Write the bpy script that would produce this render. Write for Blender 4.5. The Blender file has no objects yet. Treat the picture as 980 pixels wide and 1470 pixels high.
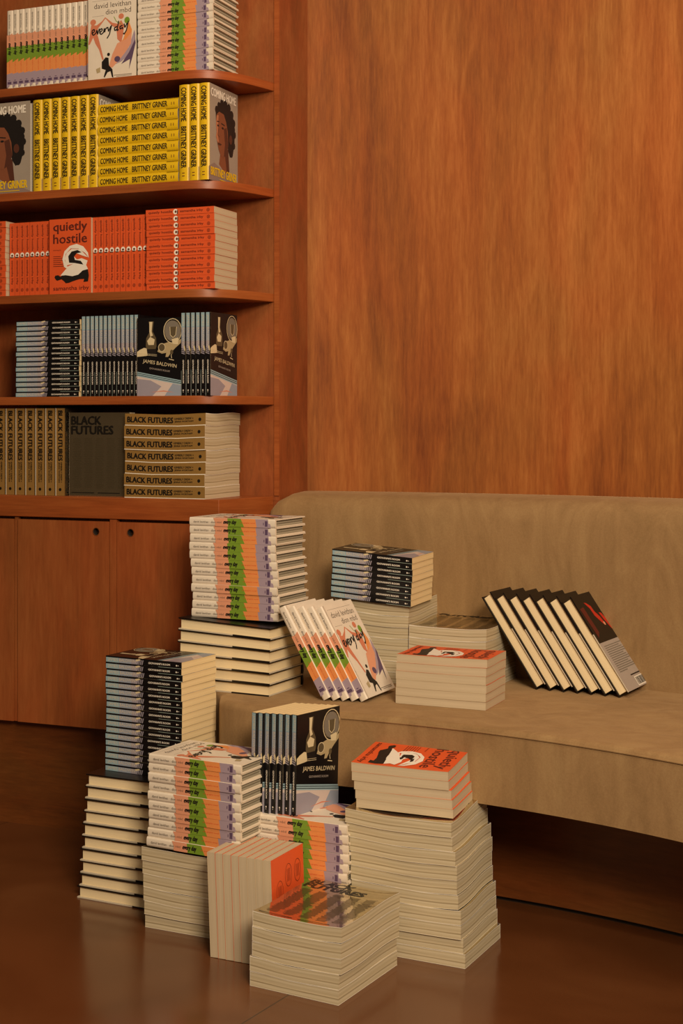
import bpy, bmesh, math, random
from math import radians as R, sin, cos, pi
from mathutils import Vector, Matrix
random.seed(7)
sc = bpy.context.scene
COL = sc.collection

# ---------------------------------------------------------------- camera, world, lights, exposure
cam_d = bpy.data.cameras.new('camera')
cam = bpy.data.objects.new('camera', cam_d); COL.objects.link(cam)
cam.location = (0, 0, 1.035); cam.rotation_euler = (pi/2, 0, 0)
cam_d.sensor_fit = 'HORIZONTAL'; cam_d.sensor_width = 36
cam_d.lens = 36*2090/980; cam_d.shift_y = -127/980
cam_d.clip_start = 0.05
sc.camera = cam

w = bpy.data.worlds.new('room_glow'); sc.world = w; w.use_nodes = True
nt = w.node_tree; bg = nt.nodes['Background']
tcw = nt.nodes.new('ShaderNodeTexCoord'); spw = nt.nodes.new('ShaderNodeSeparateXYZ'); nt.links.new(tcw.outputs['Generated'], spw.inputs[0])
rw = nt.nodes.new('ShaderNodeValToRGB'); nt.links.new(spw.outputs[2], rw.inputs[0])
rw.color_ramp.elements[0].position = 0.0; rw.color_ramp.elements[0].color = (0.045, 0.026, 0.013, 1)
rw.color_ramp.elements[1].position = 0.75; rw.color_ramp.elements[1].color = (0.26, 0.19, 0.12, 1)
nt.links.new(rw.outputs[0], bg.inputs[0]); bg.inputs[1].default_value = 0.8

def area(name, loc, target, size, power, col, sy=None):
    l = bpy.data.lights.new(name, 'AREA'); l.energy = power; l.color = col
    l.shape = 'RECTANGLE'; l.size = size; l.size_y = sy or size
    o = bpy.data.objects.new(name, l); COL.objects.link(o)
    o.location = loc
    o.rotation_euler = (Vector(target)-Vector(loc)).to_track_quat('-Z', 'Y').to_euler()
    return o
area('ceiling_softbox', (0.35, 1.5, 2.9), (0.1, 3.0, 0.55), 1.0, 30, (1.0, 0.78, 0.55))
area('front_light', (0.75, -0.5, 2.3), (0.0, 3.2, 0.6), 0.9, 124, (1.0, 0.80, 0.58))
sc.view_settings.view_transform = 'Standard'
sc.view_settings.look = 'None'
sc.view_settings.gamma = 1.0
sc.view_settings.use_curve_mapping = False
sc.view_settings.exposure = 0.0

# ---------------------------------------------------------------- materials
def s2l(c):
    return tuple(((x/255)/12.92 if x/255 <= 0.04045 else ((x/255+0.055)/1.055)**2.4) for x in c)
def mat(name, col, rough=0.6, metal=0.0, spec=0.5):
    m = bpy.data.materials.new(name); m.use_nodes = True
    b = m.node_tree.nodes['Principled BSDF']
    c = s2l(col)
    b.inputs['Base Color'].default_value = (*c, 1)
    b.inputs['Roughness'].default_value = rough
    b.inputs['Metallic'].default_value = metal
    b.inputs['Specular IOR Level'].default_value = spec
    # a faint procedural mottling so no surface is perfectly even
    nt = m.node_tree
    n = nt.nodes.new('ShaderNodeTexNoise'); n.inputs['Scale'].default_value = 35
    tc = nt.nodes.new('ShaderNodeTexCoord'); nt.links.new(tc.outputs['Object'], n.inputs['Vector'])
    mr = nt.nodes.new('ShaderNodeMapRange'); mr.inputs[3].default_value = 0.94; mr.inputs[4].default_value = 1.06
    nt.links.new(n.outputs['Fac'], mr.inputs[0])
    mx = nt.nodes.new('ShaderNodeMix'); mx.data_type = 'RGBA'; mx.blend_type = 'MULTIPLY'; mx.inputs[0].default_value = 1
    mx.inputs[6].default_value = (*c, 1); nt.links.new(mr.outputs[0], mx.inputs[7])
    nt.links.new(mx.outputs[2], b.inputs['Base Color'])
    return m
def ramp(nt, stops):
    r = nt.nodes.new('ShaderNodeValToRGB')
    e = r.color_ramp.elements
    while len(e) < len(stops): e.new(0.5)
    for k, (p, c) in enumerate(stops):
        e[k].position = p; e[k].color = (*s2l(c), 1)
    return r
def wood(name, c0, c1, c2, rough=0.42, grain=(26, 26, 1.6), big=2.2, rot=None, spec=0.4, bump=0.02):
    m = bpy.data.materials.new(name); m.use_nodes = True; nt = m.node_tree
    b = nt.nodes['Principled BSDF']; b.inputs['Roughness'].default_value = rough
    b.inputs['Specular IOR Level'].default_value = spec
    tc = nt.nodes.new('ShaderNodeTexCoord'); mp = nt.nodes.new('ShaderNodeMapping')
    mp.inputs['Scale'].default_value = grain
    if rot: mp.inputs['Rotation'].default_value = rot
    nt.links.new(tc.outputs['Object'], mp.inputs['Vector'])
    wn = nt.nodes.new('ShaderNodeTexNoise'); wn.inputs['Scale'].default_value = 1.3; wn.inputs['Detail'].default_value = 9
    wn.inputs['Roughness'].default_value = 0.62; wn.inputs['Distortion'].default_value = 0.9
    nt.links.new(mp.outputs[0], wn.inputs['Vector'])
    bn = nt.nodes.new('ShaderNodeTexNoise'); bn.inputs['Scale'].default_value = big; bn.inputs['Detail'].default_value = 4
    mp2 = nt.nodes.new('ShaderNodeMapping'); mp2.inputs['Scale'].default_value = tuple(1.0 if g > 5 else 0.5 for g in grain)
    bn.inputs['Distortion'].default_value = 1.2
    nt.links.new(tc.outputs['Object'], mp2.inputs['Vector']); nt.links.new(mp2.outputs[0], bn.inputs['Vector'])
    fn = nt.nodes.new('ShaderNodeTexNoise'); fn.inputs['Scale'].default_value = 9; fn.inputs['Detail'].default_value = 7; fn.inputs['Roughness'].default_value = 0.7
    nt.links.new(mp.outputs[0], fn.inputs['Vector'])
    a = nt.nodes.new('ShaderNodeMath'); a.operation = 'MULTIPLY_ADD'; a.inputs[1].default_value = 0.34
    nt.links.new(wn.outputs['Fac'], a.inputs[0])
    a2 = nt.nodes.new('ShaderNodeMath'); a2.operation = 'MULTIPLY'; a2.inputs[1].default_value = 0.36
    nt.links.new(bn.outputs['Fac'], a2.inputs[0]); nt.links.new(a2.outputs[0], a.inputs[2])
    a3 = nt.nodes.new('ShaderNodeMath'); a3.operation = 'MULTIPLY_ADD'; a3.inputs[1].default_value = 0.30
    nt.links.new(fn.outputs['Fac'], a3.inputs[0]); nt.links.new(a.outputs[0], a3.inputs[2])
    r = ramp(nt, [(0.36, c0), (0.5, c1), (0.63, c2)])
    nt.links.new(a3.outputs[0], r.inputs[0])
    hn = nt.nodes.new('ShaderNodeTexNoise'); hn.inputs['Scale'].default_value = big*1.3; hn.inputs['Detail'].default_value = 5; hn.inputs['Distortion'].default_value = 0.7
    mp4 = nt.nodes.new('ShaderNodeMapping'); mp4.inputs['Location'].default_value = (3.7, 1.9, 5.1); mp4.inputs['Scale'].default_value = tuple(1.6 if g > 5 else 0.6 for g in grain)
    nt.links.new(tc.outputs['Object'], mp4.inputs['Vector']); nt.links.new(mp4.outputs[0], hn.inputs['Vector'])
    hm = nt.nodes.new('ShaderNodeMapRange'); hm.inputs[1].default_value = 0.35; hm.inputs[2].default_value = 0.65; nt.links.new(hn.outputs['Fac'], hm.inputs[0])
    tint = nt.nodes.new('ShaderNodeMix'); tint.data_type = 'RGBA'; tint.inputs[6].default_value = (1.04, 0.90, 0.84, 1); tint.inputs[7].default_value = (0.97, 1.06, 1.06, 1)
    nt.links.new(hm.outputs[0], tint.inputs[0])
    ml = nt.nodes.new('ShaderNodeMix'); ml.data_type = 'RGBA'; ml.blend_type = 'MULTIPLY'; ml.inputs[0].default_value = 1
    nt.links.new(r.outputs[0], ml.inputs[6]); nt.links.new(tint.outputs[2], ml.inputs[7]); nt.links.new(ml.outputs[2], b.inputs['Base Color'])
    bp = nt.nodes.new('ShaderNodeBump'); bp.inputs['Strength'].default_value = bump; bp.inputs['Distance'].default_value = 0.01
    nt.links.new(a3.outputs[0], bp.inputs['Height']); nt.links.new(bp.outputs[0], b.inputs['Normal'])
    return m
M = {}
M['wall'] = wood('veneer_wall', (118, 62, 24), (154, 89, 38), (180, 115, 57), rough=0.5, grain=(17, 17, 1.8), big=1.9)
M['shelf_wood'] = wood('shelf_wood', (118, 60, 26), (146, 76, 34), (166, 92, 44), rough=0.4, grain=(1.4, 1.4, 30), rot=(0, 0, R(22.3)))
M['back_wood'] = wood('back_panel_wood', (118, 64, 30), (142, 78, 38), (160, 94, 50), rough=0.5, grain=(11, 11, 3.2), big=5)
M['door_wood'] = wood('door_wood', (122, 64, 30), (144, 78, 38), (160, 92, 48), rough=0.45, grain=(14, 14, 1.5), big=3)
M['dark_wood'] = wood('plinth_wood', (84, 46, 20), (104, 58, 24), (122, 70, 32), rough=0.4, grain=(2, 2, 16), big=3)
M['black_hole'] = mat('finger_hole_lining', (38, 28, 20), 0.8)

def floor_mat():
    m = bpy.data.materials.new('polished_floor'); m.use_nodes = True; nt = m.node_tree
    b = nt.nodes['Principled BSDF']
    tc = nt.nodes.new('ShaderNodeTexCoord')
    n = nt.nodes.new('ShaderNodeTexNoise'); n.inputs['Scale'].default_value = 2.6; n.inputs['Detail'].default_value = 6; n.inputs['Distortion'].default_value = 0.8
    nt.links.new(tc.outputs['Object'], n.inputs['Vector'])
    r = ramp(nt, [(0.3, (84, 46, 22)), (0.55, (98, 57, 30)), (0.75, (110, 68, 38))])
    nt.links.new(n.outputs['Fac'], r.inputs[0])
    # joints every 1.25 m, running along the direction (0.515, 0.857)
    sep = nt.nodes.new('ShaderNodeSeparateXYZ'); nt.links.new(tc.outputs['Object'], sep.inputs[0])
    a = nt.nodes.new('ShaderNodeMath'); a.operation = 'MULTIPLY'; a.inputs[1].default_value = 0.857/1.25
    c = nt.nodes.new('ShaderNodeMath'); c.operation = 'MULTIPLY_ADD'; c.inputs[1].default_value = -0.515/1.25
    d = nt.nodes.new('ShaderNodeMath'); d.operation = 'ADD'; d.inputs[1].default_value = 20.0-(0.857*-0.174-0.515*2.51)/1.25
    nt.links.new(sep.outputs[0], a.inputs[0]); nt.links.new(sep.outputs[1], c.inputs[0]); nt.links.new(a.outputs[0], c.inputs[2])
    nt.links.new(c.outputs[0], d.inputs[0])
    fr = nt.nodes.new('ShaderNodeMath'); fr.operation = 'FRACT'; nt.links.new(d.outputs[0], fr.inputs[0])
    lt = nt.nodes.new('ShaderNodeMath'); lt.operation = 'LESS_THAN'; lt.inputs[1].default_value = 0.0024; nt.links.new(fr.outputs[0], lt.inputs[0])
    mx = nt.nodes.new('ShaderNodeMix'); mx.data_type = 'RGBA'; mx.inputs[7].default_value = (*s2l((52, 30, 18)), 1)
    nt.links.new(lt.outputs[0], mx.inputs[0]); nt.links.new(r.outputs[0], mx.inputs[6])
    nt.links.new(mx.outputs[2], b.inputs['Base Color'])
    n2 = nt.nodes.new('ShaderNodeTexNoise'); n2.inputs['Scale'].default_value = 9; n2.inputs['Detail'].default_value = 5
    nt.links.new(tc.outputs['Object'], n2.inputs['Vector'])
    mr = nt.nodes.new('ShaderNodeMapRange'); mr.inputs[3].default_value = 0.13; mr.inputs[4].default_value = 0.25
    nt.links.new(n2.outputs['Fac'], mr.inputs[0]); nt.links.new(mr.outputs[0], b.inputs['Roughness'])
    b.inputs['Specular IOR Level'].default_value = 0.8
    return m
M['floor'] = floor_mat()

def velvet():
    m = bpy.data.materials.new('velvet'); m.use_nodes = True; nt = m.node_tree
    b = nt.nodes['Principled BSDF']; b.inputs['Roughness'].default_value = 0.9
    b.inputs['Sheen Weight'].default_value = 0.35; b.inputs['Sheen Roughness'].default_value = 0.45
    b.inputs['Sheen Tint'].default_value = (*s2l((210, 180, 140)), 1)
    b.inputs['Specular IOR Level'].default_value = 0.2
    tc = nt.nodes.new('ShaderNodeTexCoord')
    n = nt.nodes.new('ShaderNodeTexNoise'); n.inputs['Scale'].default_value = 3.2; n.inputs['Detail'].default_value = 7; n.inputs['Roughness'].default_value = 0.65; n.inputs['Distortion'].default_value = 1.5
    mp = nt.nodes.new('ShaderNodeMapping'); mp.inputs['Scale'].default_value = (3.0, 3.0, 0.9)
    nt.links.new(tc.outputs['Object'], mp.inputs[0]); nt.links.new(mp.outputs[0], n.inputs['Vector'])
    n2 = nt.nodes.new('ShaderNodeTexNoise'); n2.inputs['Scale'].default_value = 260; n2.inputs['Detail'].default_value = 3
    nt.links.new(tc.outputs['Object'], n2.inputs['Vector'])
    a = nt.nodes.new('ShaderNodeMath'); a.operation = 'MULTIPLY_ADD'; a.inputs[1].default_value = 0.3
    nt.links.new(n2.outputs['Fac'], a.inputs[0]); nt.links.new(n.outputs['Fac'], a.inputs[2])
    r = ramp(nt, [(0.42, (130, 102, 67)), (0.65, (144, 114, 77)), (0.88, (156, 127, 87))])
    nt.links.new(a.outputs[0], r.inputs[0]); nt.links.new(r.outputs[0], b.inputs['Base Color'])
    bp = nt.nodes.new('ShaderNodeBump'); bp.inputs['Strength'].default_value = 0.5; bp.inputs['Distance'].default_value = 0.009
    w_ = nt.nodes.new('ShaderNodeTexNoise'); w_.inputs['Scale'].default_value = 1.0; w_.inputs['Detail'].default_value = 2; w_.inputs['Distortion'].default_value = 0.6
    mp3 = nt.nodes.new('ShaderNodeMapping'); mp3.inputs['Scale'].default_value = (14, 14, 2.2)
    nt.links.new(tc.outputs['Object'], mp3.inputs[0]); nt.links.new(mp3.outputs[0], w_.inputs['Vector'])
    s = nt.nodes.new('ShaderNodeMath'); s.operation = 'MULTIPLY_ADD'; s.inputs[1].default_value = 0.05
    nt.links.new(n2.outputs['Fac'], s.inputs[0]); nt.links.new(w_.outputs['Fac'], s.inputs[2])
    nt.links.new(s.outputs[0], bp.inputs['Height']); nt.links.new(bp.outputs[0], b.inputs['Normal'])
    return m
M['velvet'] = velvet()

def pages_mat(name, stops, lines, amt=0.12, bump=0.25):
    """stops run across the thickness of the page block (uv v, 0..1), with fine sheet lines on top"""
    m = bpy.data.materials.new(name); m.use_nodes = True; nt = m.node_tree
    b = nt.nodes['Principled BSDF']; b.inputs['Roughness'].default_value = 0.85; b.inputs['Specular IOR Level'].default_value = 0.2
    uv = nt.nodes.new('ShaderNodeUVMap'); uv.uv_map = 'UVMap'
    sep = nt.nodes.new('ShaderNodeSeparateXYZ'); nt.links.new(uv.outputs[0], sep.inputs[0])
    r = ramp(nt, stops)
    wob = nt.nodes.new('ShaderNodeTexNoise'); wob.inputs['Scale'].default_value = 9; wob.noise_dimensions = '2D'
    nt.links.new(uv.outputs[0], wob.inputs['Vector'])
    ad = nt.nodes.new('ShaderNodeMath'); ad.operation = 'MULTIPLY_ADD'; ad.inputs[1].default_value = 0.10
    nt.links.new(wob.outputs['Fac'], ad.inputs[0])
    sb = nt.nodes.new('ShaderNodeMath'); sb.operation = 'SUBTRACT'; sb.inputs[1].default_value = 0.05
    nt.links.new(sep.outputs[1], sb.inputs[0]); nt.links.new(sb.outputs[0], ad.inputs[2]); nt.links.new(ad.outputs[0], r.inputs[0])
    mp = nt.nodes.new('ShaderNodeMapping'); mp.inputs['Scale'].default_value = (5, lines, 1)
    nt.links.new(uv.outputs[0], mp.inputs['Vector'])
    oi = nt.nodes.new('ShaderNodeObjectInfo')
    cmb = nt.nodes.new('ShaderNodeVectorMath'); cmb.operation = 'ADD'
    nt.links.new(mp.outputs[0], cmb.inputs[0])
    sc_ = nt.nodes.new('ShaderNodeMath'); sc_.operation = 'MULTIPLY'; sc_.inputs[1].default_value = 90; nt.links.new(oi.outputs['Random'], sc_.inputs[0])
    cx = nt.nodes.new('ShaderNodeCombineXYZ'); nt.links.new(sc_.outputs[0], cx.inputs[1]); nt.links.new(cx.outputs[0], cmb.inputs[1])
    n = nt.nodes.new('ShaderNodeTexNoise'); n.inputs['Scale'].default_value = 1; n.inputs['Detail'].default_value = 6; n.inputs['Roughness'].default_value = 0.7
    nt.links.new(cmb.outputs[0], n.inputs['Vector'])
    mr = nt.nodes.new('ShaderNodeMapRange'); mr.inputs[1].default_value = 0.3; mr.inputs[2].default_value = 0.7
    mr.inputs[3].default_value = 1-2*amt; mr.inputs[4].default_value = 1.0
    nt.links.new(n.outputs['Fac'], mr.inputs[0])
    mx = nt.nodes.new('ShaderNodeMix'); mx.data_type = 'RGBA'; mx.blend_type = 'MULTIPLY'; mx.inputs[0].default_value = 1
    nt.links.new(r.outputs[0], mx.inputs[6]); nt.links.new(mr.outputs[0], mx.inputs[7])
    nt.links.new(mx.outputs[2], b.inputs['Base Color'])
    bp = nt.nodes.new('ShaderNodeBump'); bp.inputs['Strength'].default_value = bump; bp.inputs['Distance'].default_value = 0.0006
    nt.links.new(n.outputs['Fac'], bp.inputs['Height']); nt.links.new(bp.outputs[0], b.inputs['Normal'])
    return m
M['pg_ED'] = pages_mat('sheets_comic', [(0, (206, 196, 176)), (0.18, (150, 140, 118)), (0.3, (190, 182, 160)), (0.45, (120, 110, 90)), (0.6, (196, 188, 166)), (0.72, (96, 88, 70)), (0.86, (150, 142, 120)), (1, (214, 204, 184))], 9, 0.22)
M['pg_QH'] = pages_mat('sheets_pale', [(0, (200, 182, 152)), (0.5, (206, 188, 158)), (1, (198, 180, 150))], 14, 0.10)
M['pg_GR'] = pages_mat('sheets_cream', [(0, (232, 208, 158)), (0.5, (238, 214, 166)), (1, (226, 200, 150))], 12, 0.06)
M['pg_CH'] = pages_mat('sheets_white', [(0, (216, 206, 188)), (1, (222, 212, 192))], 14, 0.08)
M['pg_HC'] = pages_mat('sheets_ivory', [(0, (238, 218, 174)), (0.5, (244, 224, 182)), (1, (234, 212, 168))], 14, 0.05)
M['pg_BF'] = pages_mat('sheets_mixed', [(0, (212, 198, 166)), (0.10, (204, 188, 154)), (0.30, (218, 204, 172)), (0.38, (158, 140, 104)), (0.45, (214, 198, 164)), (0.62, (196, 180, 146)), (0.80, (214, 200, 168)), (0.93, (190, 174, 140)), (0.965, (250, 242, 222)), (1, (250, 242, 222))], 18, 0.15)

M['orange'] = mat('orange_print', (216, 86, 38), 0.5)
M['orange_line'] = mat('orange_edge', (206, 66, 28), 0.6)
M['ink'] = mat('black_ink', (24, 18, 16), 0.5)
M['ink_brown'] = mat('brown_ink', (92, 30, 18), 0.55)
M['white'] = mat('white_print', (234, 226, 212), 0.5)
M['cream'] = mat('cream_cloth_print', (226, 214, 196), 0.45)
M['tan_edge'] = mat('tan_edge', (200, 182, 148), 0.7)
M['board'] = mat('board_edge', (226, 212, 190), 0.7)
M['grey_board'] = mat('grey_board', (198, 186, 164), 0.7)
M['grey_ink'] = mat('grey_ink', (120, 112, 100), 0.6)
M['soft_ink'] = mat('soft_ink', (84, 72, 62), 0.6)
M['salmon'] = mat('salmon_print', (222, 154, 120), 0.45)
M['green'] = mat('green_print', (118, 150, 46), 0.45)
M['amber'] = mat('amber_print', (228, 144, 80), 0.45)
M['lav'] = mat('lavender_print', (164, 146, 160), 0.45)
M['plum'] = mat('plum_print', (90, 70, 98), 0.5)
M['skin'] = mat('terracotta_print', (206, 124, 92), 0.5)
M['black'] = mat('black_gloss_cover', (16, 14, 16), 0.32)
M['black_matte'] = mat('black_jacket', (15, 10, 9), 0.36)
M['red_art'] = mat('red_art', (190, 44, 26), 0.45)
M['grey_jacket'] = mat('grey_jacket', (168, 156, 146), 0.5)
M['yellow'] = mat('yellow_print', (222, 182, 20), 0.42)
M['grey_cover'] = mat('grey_cover', (156, 144, 130), 0.4)
M['face'] = mat('portrait_skin', (128, 74, 48), 0.5)
M['face_d'] = mat('portrait_skin_dark', (82, 44, 30), 0.5)
M['face_l'] = mat('portrait_skin_light', (178, 116, 84), 0.5)
M['shirt'] = mat('portrait_shirt', (138, 118, 110), 0.5)
M['sky1'] = mat('sky_blue_print', (146, 174, 184), 0.35)
M['sky2'] = mat('blue_grey_print', (146, 156, 172), 0.35)
M['sky3'] = mat('violet_grey_print', (152, 146, 158), 0.35)
M['pink'] = mat('rose_haze_print', (206, 190, 182), 0.35)
M['sepia'] = mat('sepia_print', (176, 158, 120), 0.35)
M['sepia_d'] = mat('dark_sepia_print', (92, 80, 58), 0.35)
M['sepia_l'] = mat('pale_sepia_print', (214, 198, 160), 0.35)
M['sky_edge'] = mat('pale_blue_edge', (158, 176, 166), 0.4)
M['foil'] = mat('mirror_foil', (214, 200, 166), 0.08, metal=0.95)
M['foil_s'] = mat('mirror_foil_spine', (184, 142, 78), 0.3, metal=0.5)
M['foil_ink'] = mat('foil_black_print', (22, 18, 14), 0.4)
M['foil_grey'] = mat('foil_grey_print', (112, 100, 76), 0.3, metal=0.7)

# ---------------------------------------------------------------- mesh builder
class MB:
    def __init__(s): s.v = []; s.f = []; s.m = []; s.uv = []; s.mats = []
    def mi(s, m):
        m = M[m] if isinstance(m, str) else m
        if m not in s.mats: s.mats.append(m)
        return s.mats.index(m)
    def face(s, pts, m, uv=None):
        n = len(s.v); s.v += [tuple(p) for p in pts]
        s.f.append(list(range(n, n+len(pts)))); s.m.append(s.mi(m)); s.uv.append(uv)
    def grid(s, O, A, B, na, nb, m, uvf=None):
        O, A, B = Vector(O), Vector(A), Vector(B); n = len(s.v)
        for j in range(nb+1):
            for i in range(na+1): s.v.append(tuple(O+A*i/na+B*j/nb))
        for j in range(nb):
            for i in range(na):
                q = [n+j*(na+1)+i, n+j*(na+1)+i+1, n+(j+1)*(na+1)+i+1, n+(j+1)*(na+1)+i]
                s.f.append(q); s.m.append(s.mi(m))
                s.uv.append([uvf(s.v[k]) for k in q] if uvf else None)
    def box(s, x0, x1, y0, y1, z0, z1, m, n=(1, 1, 1), uvx=None, uvy=None, mt=None, mb=None, mf=None, mx=None):
        nx, ny, nz = n; X, Y, Z = x1-x0, y1-y0, z1-z0
        s.grid((x0, y0, z0), (0, Y, 0), (X, 0, 0), ny, nx, mb or m)
        s.grid((x0, y0, z1), (X, 0, 0), (0, Y, 0), nx, ny, mt or m)
        s.grid((x0, y0, z0), (X, 0, 0), (0, 0, Z), nx, nz, mf or m, uvx)
        s.grid((x1, y1, z0), (-X, 0, 0), (0, 0, Z), nx, nz, m, uvx)
        s.grid((x0, y1, z0), (0, -Y, 0), (0, 0, Z), ny, nz, mx or m, uvy)
        s.grid((x1, y0, z0), (0, Y, 0), (0, 0, Z), ny, nz, mx or m, uvy)
    def mesh(s, name, smooth=False, warp=None):
        me = bpy.data.meshes.new(name)
        vs = [warp(Vector(p)) for p in s.v] if warp else s.v
        me.from_pydata([tuple(p) for p in vs], [], s.f)
        for m in s.mats: me.materials.append(m)
        me.polygons.foreach_set('material_index', s.m)
        if any(u is not None for u in s.uv):
            l = me.uv_layers.new(name='UVMap'); k = 0
            for f, u in zip(s.f, s.uv):
                for j in range(len(f)):
                    if u: l.data[k].uv = u[j]
                    k += 1
        if smooth: me.polygons.foreach_set('use_smooth', [True]*len(s.f))
        me.update(); return me

_tc = {}
def text_polys(body, bold=0.0, shear=0.0):
    key = (body, bold, shear)
    if key in _tc: return _tc[key]
    cu = bpy.data.curves.new('t', 'FONT'); cu.body = body; cu.size = 1; cu.resolution_u = 2
    cu.offset = bold; cu.shear = shear; cu.fill_mode = 'FRONT'
    o = bpy.data.objects.new('t', cu); COL.objects.link(o)
    dg = bpy.context.evaluated_depsgraph_get(); me = bpy.data.meshes.new_from_object(o.evaluated_get(dg))
    vs = [(v.co.x, v.co.y) for v in me.vertices]; fs = [list(p.vertices) for p in me.polygons]
    bpy.data.objects.remove(o); bpy.data.curves.remove(cu); bpy.data.meshes.remove(me)
    x0 = min(v[0] for v in vs); x1 = max(v[0] for v in vs)
    y0 = min(v[1] for v in vs); y1 = max(v[1] for v in vs)
    vs = [((x-x0)/(x1-x0), (y-y0)/(y1-y0)) for x, y in vs]
    _tc[key] = (vs, fs); return vs, fs

class Art:
    """flat print laid on one face of a book; (a, b) measured in metres from that face's lower left corner"""
    def __init__(s, mb, fn): s.mb = mb; s.fn = fn; s.lv = 1
    def P(s, a, b): return s.fn(a, b, s.lv*0.00012)
    def poly(s, pts, m):
        pts = list(pts)
        s.mb.face([s.P(*p) for p in pts], m); s.lv += 0.25
    def tris(s, pts, m):   # concave outline, triangulated
        from mathutils.geometry import tessellate_polygon
        for t in tessellate_polygon([[Vector((p[0], p[1], 0)) for p in pts]]):
            s.mb.face([s.P(*pts[i]) for i in t], m)
        s.lv += 0.25
    def rect(s, a0, b0, a1, b1, m, n=1):
        for i in range(n):
            x0 = a0+(a1-a0)*i/n; x1 = a0+(a1-a0)*(i+1)/n
            s.mb.face([s.P(x0, b0), s.P(x1, b0), s.P(x1, b1), s.P(x0, b1)], m)
        s.lv += 0.25
    def ell(s, a, b, ra, rb, m, rot=0, n=16):
        s.poly([(a+ra*cos(t)*cos(rot)-rb*sin(t)*sin(rot), b+ra*cos(t)*sin(rot)+rb*sin(t)*cos(rot)) for t in [2*pi*i/n for i in range(n)]], m)
    def ring(s, a, b, ra, rb, wd, m, n=20):
        for i in range(n):
            t0, t1 = 2*pi*i/n, 2*pi*(i+1)/n
            s.mb.face([s.P(a+ra*cos(t0), b+rb*sin(t0)), s.P(a+ra*cos(t1), b+rb*sin(t1)), s.P(a+(ra-wd)*cos(t1), b+(rb-wd)*sin(t1)), s.P(a+(ra-wd)*cos(t0), b+(rb-wd)*sin(t0))], m)
        s.lv += 0.25
    def line(s, pts, wd, m):
        for (x0, y0), (x1, y1) in zip(pts, pts[1:]):
            d = math.hypot(x1-x0, y1-y0) or 1e-6; nx, ny = -(y1-y0)/d*wd/2, (x1-x0)/d*wd/2
            s.mb.face([s.P(x0-nx, y0-ny), s.P(x1-nx, y1-ny), s.P(x1+nx, y1+ny), s.P(x0+nx, y0+ny)], m)
        s.lv += 0.25
    def text(s, body, a0, b0, wd, ht, m, bold=0.0, shear=0.0, rot=0.0):
        """string filling a wd x ht box with lower left corner (a0, b0); rot turns it about that corner"""
        vs, fs = text_polys(body, 0.0, shear); c, q = cos(rot), sin(rot)
        if bold > 0:
            k = bold*ht
            for dx, dy in ((-k, -k*.6), (k, k*.6), (k, -k*.6)): s.text(body, a0+dx, b0+dy, wd, ht, m, 0.0, shear, rot)
        pts = [s.P(a0+x*wd*c-y*ht*q, b0+x*wd*q+y*ht*c) for x, y in vs]
        n = len(s.mb.v); s.mb.v += [tuple(p) for p in pts]; k = s.mb.mi(m)
        for f in fs: s.mb.f.append([n+i for i in f]); s.mb.m.append(k); s.mb.uv.append(None)
        s.lv += 0.25

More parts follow.
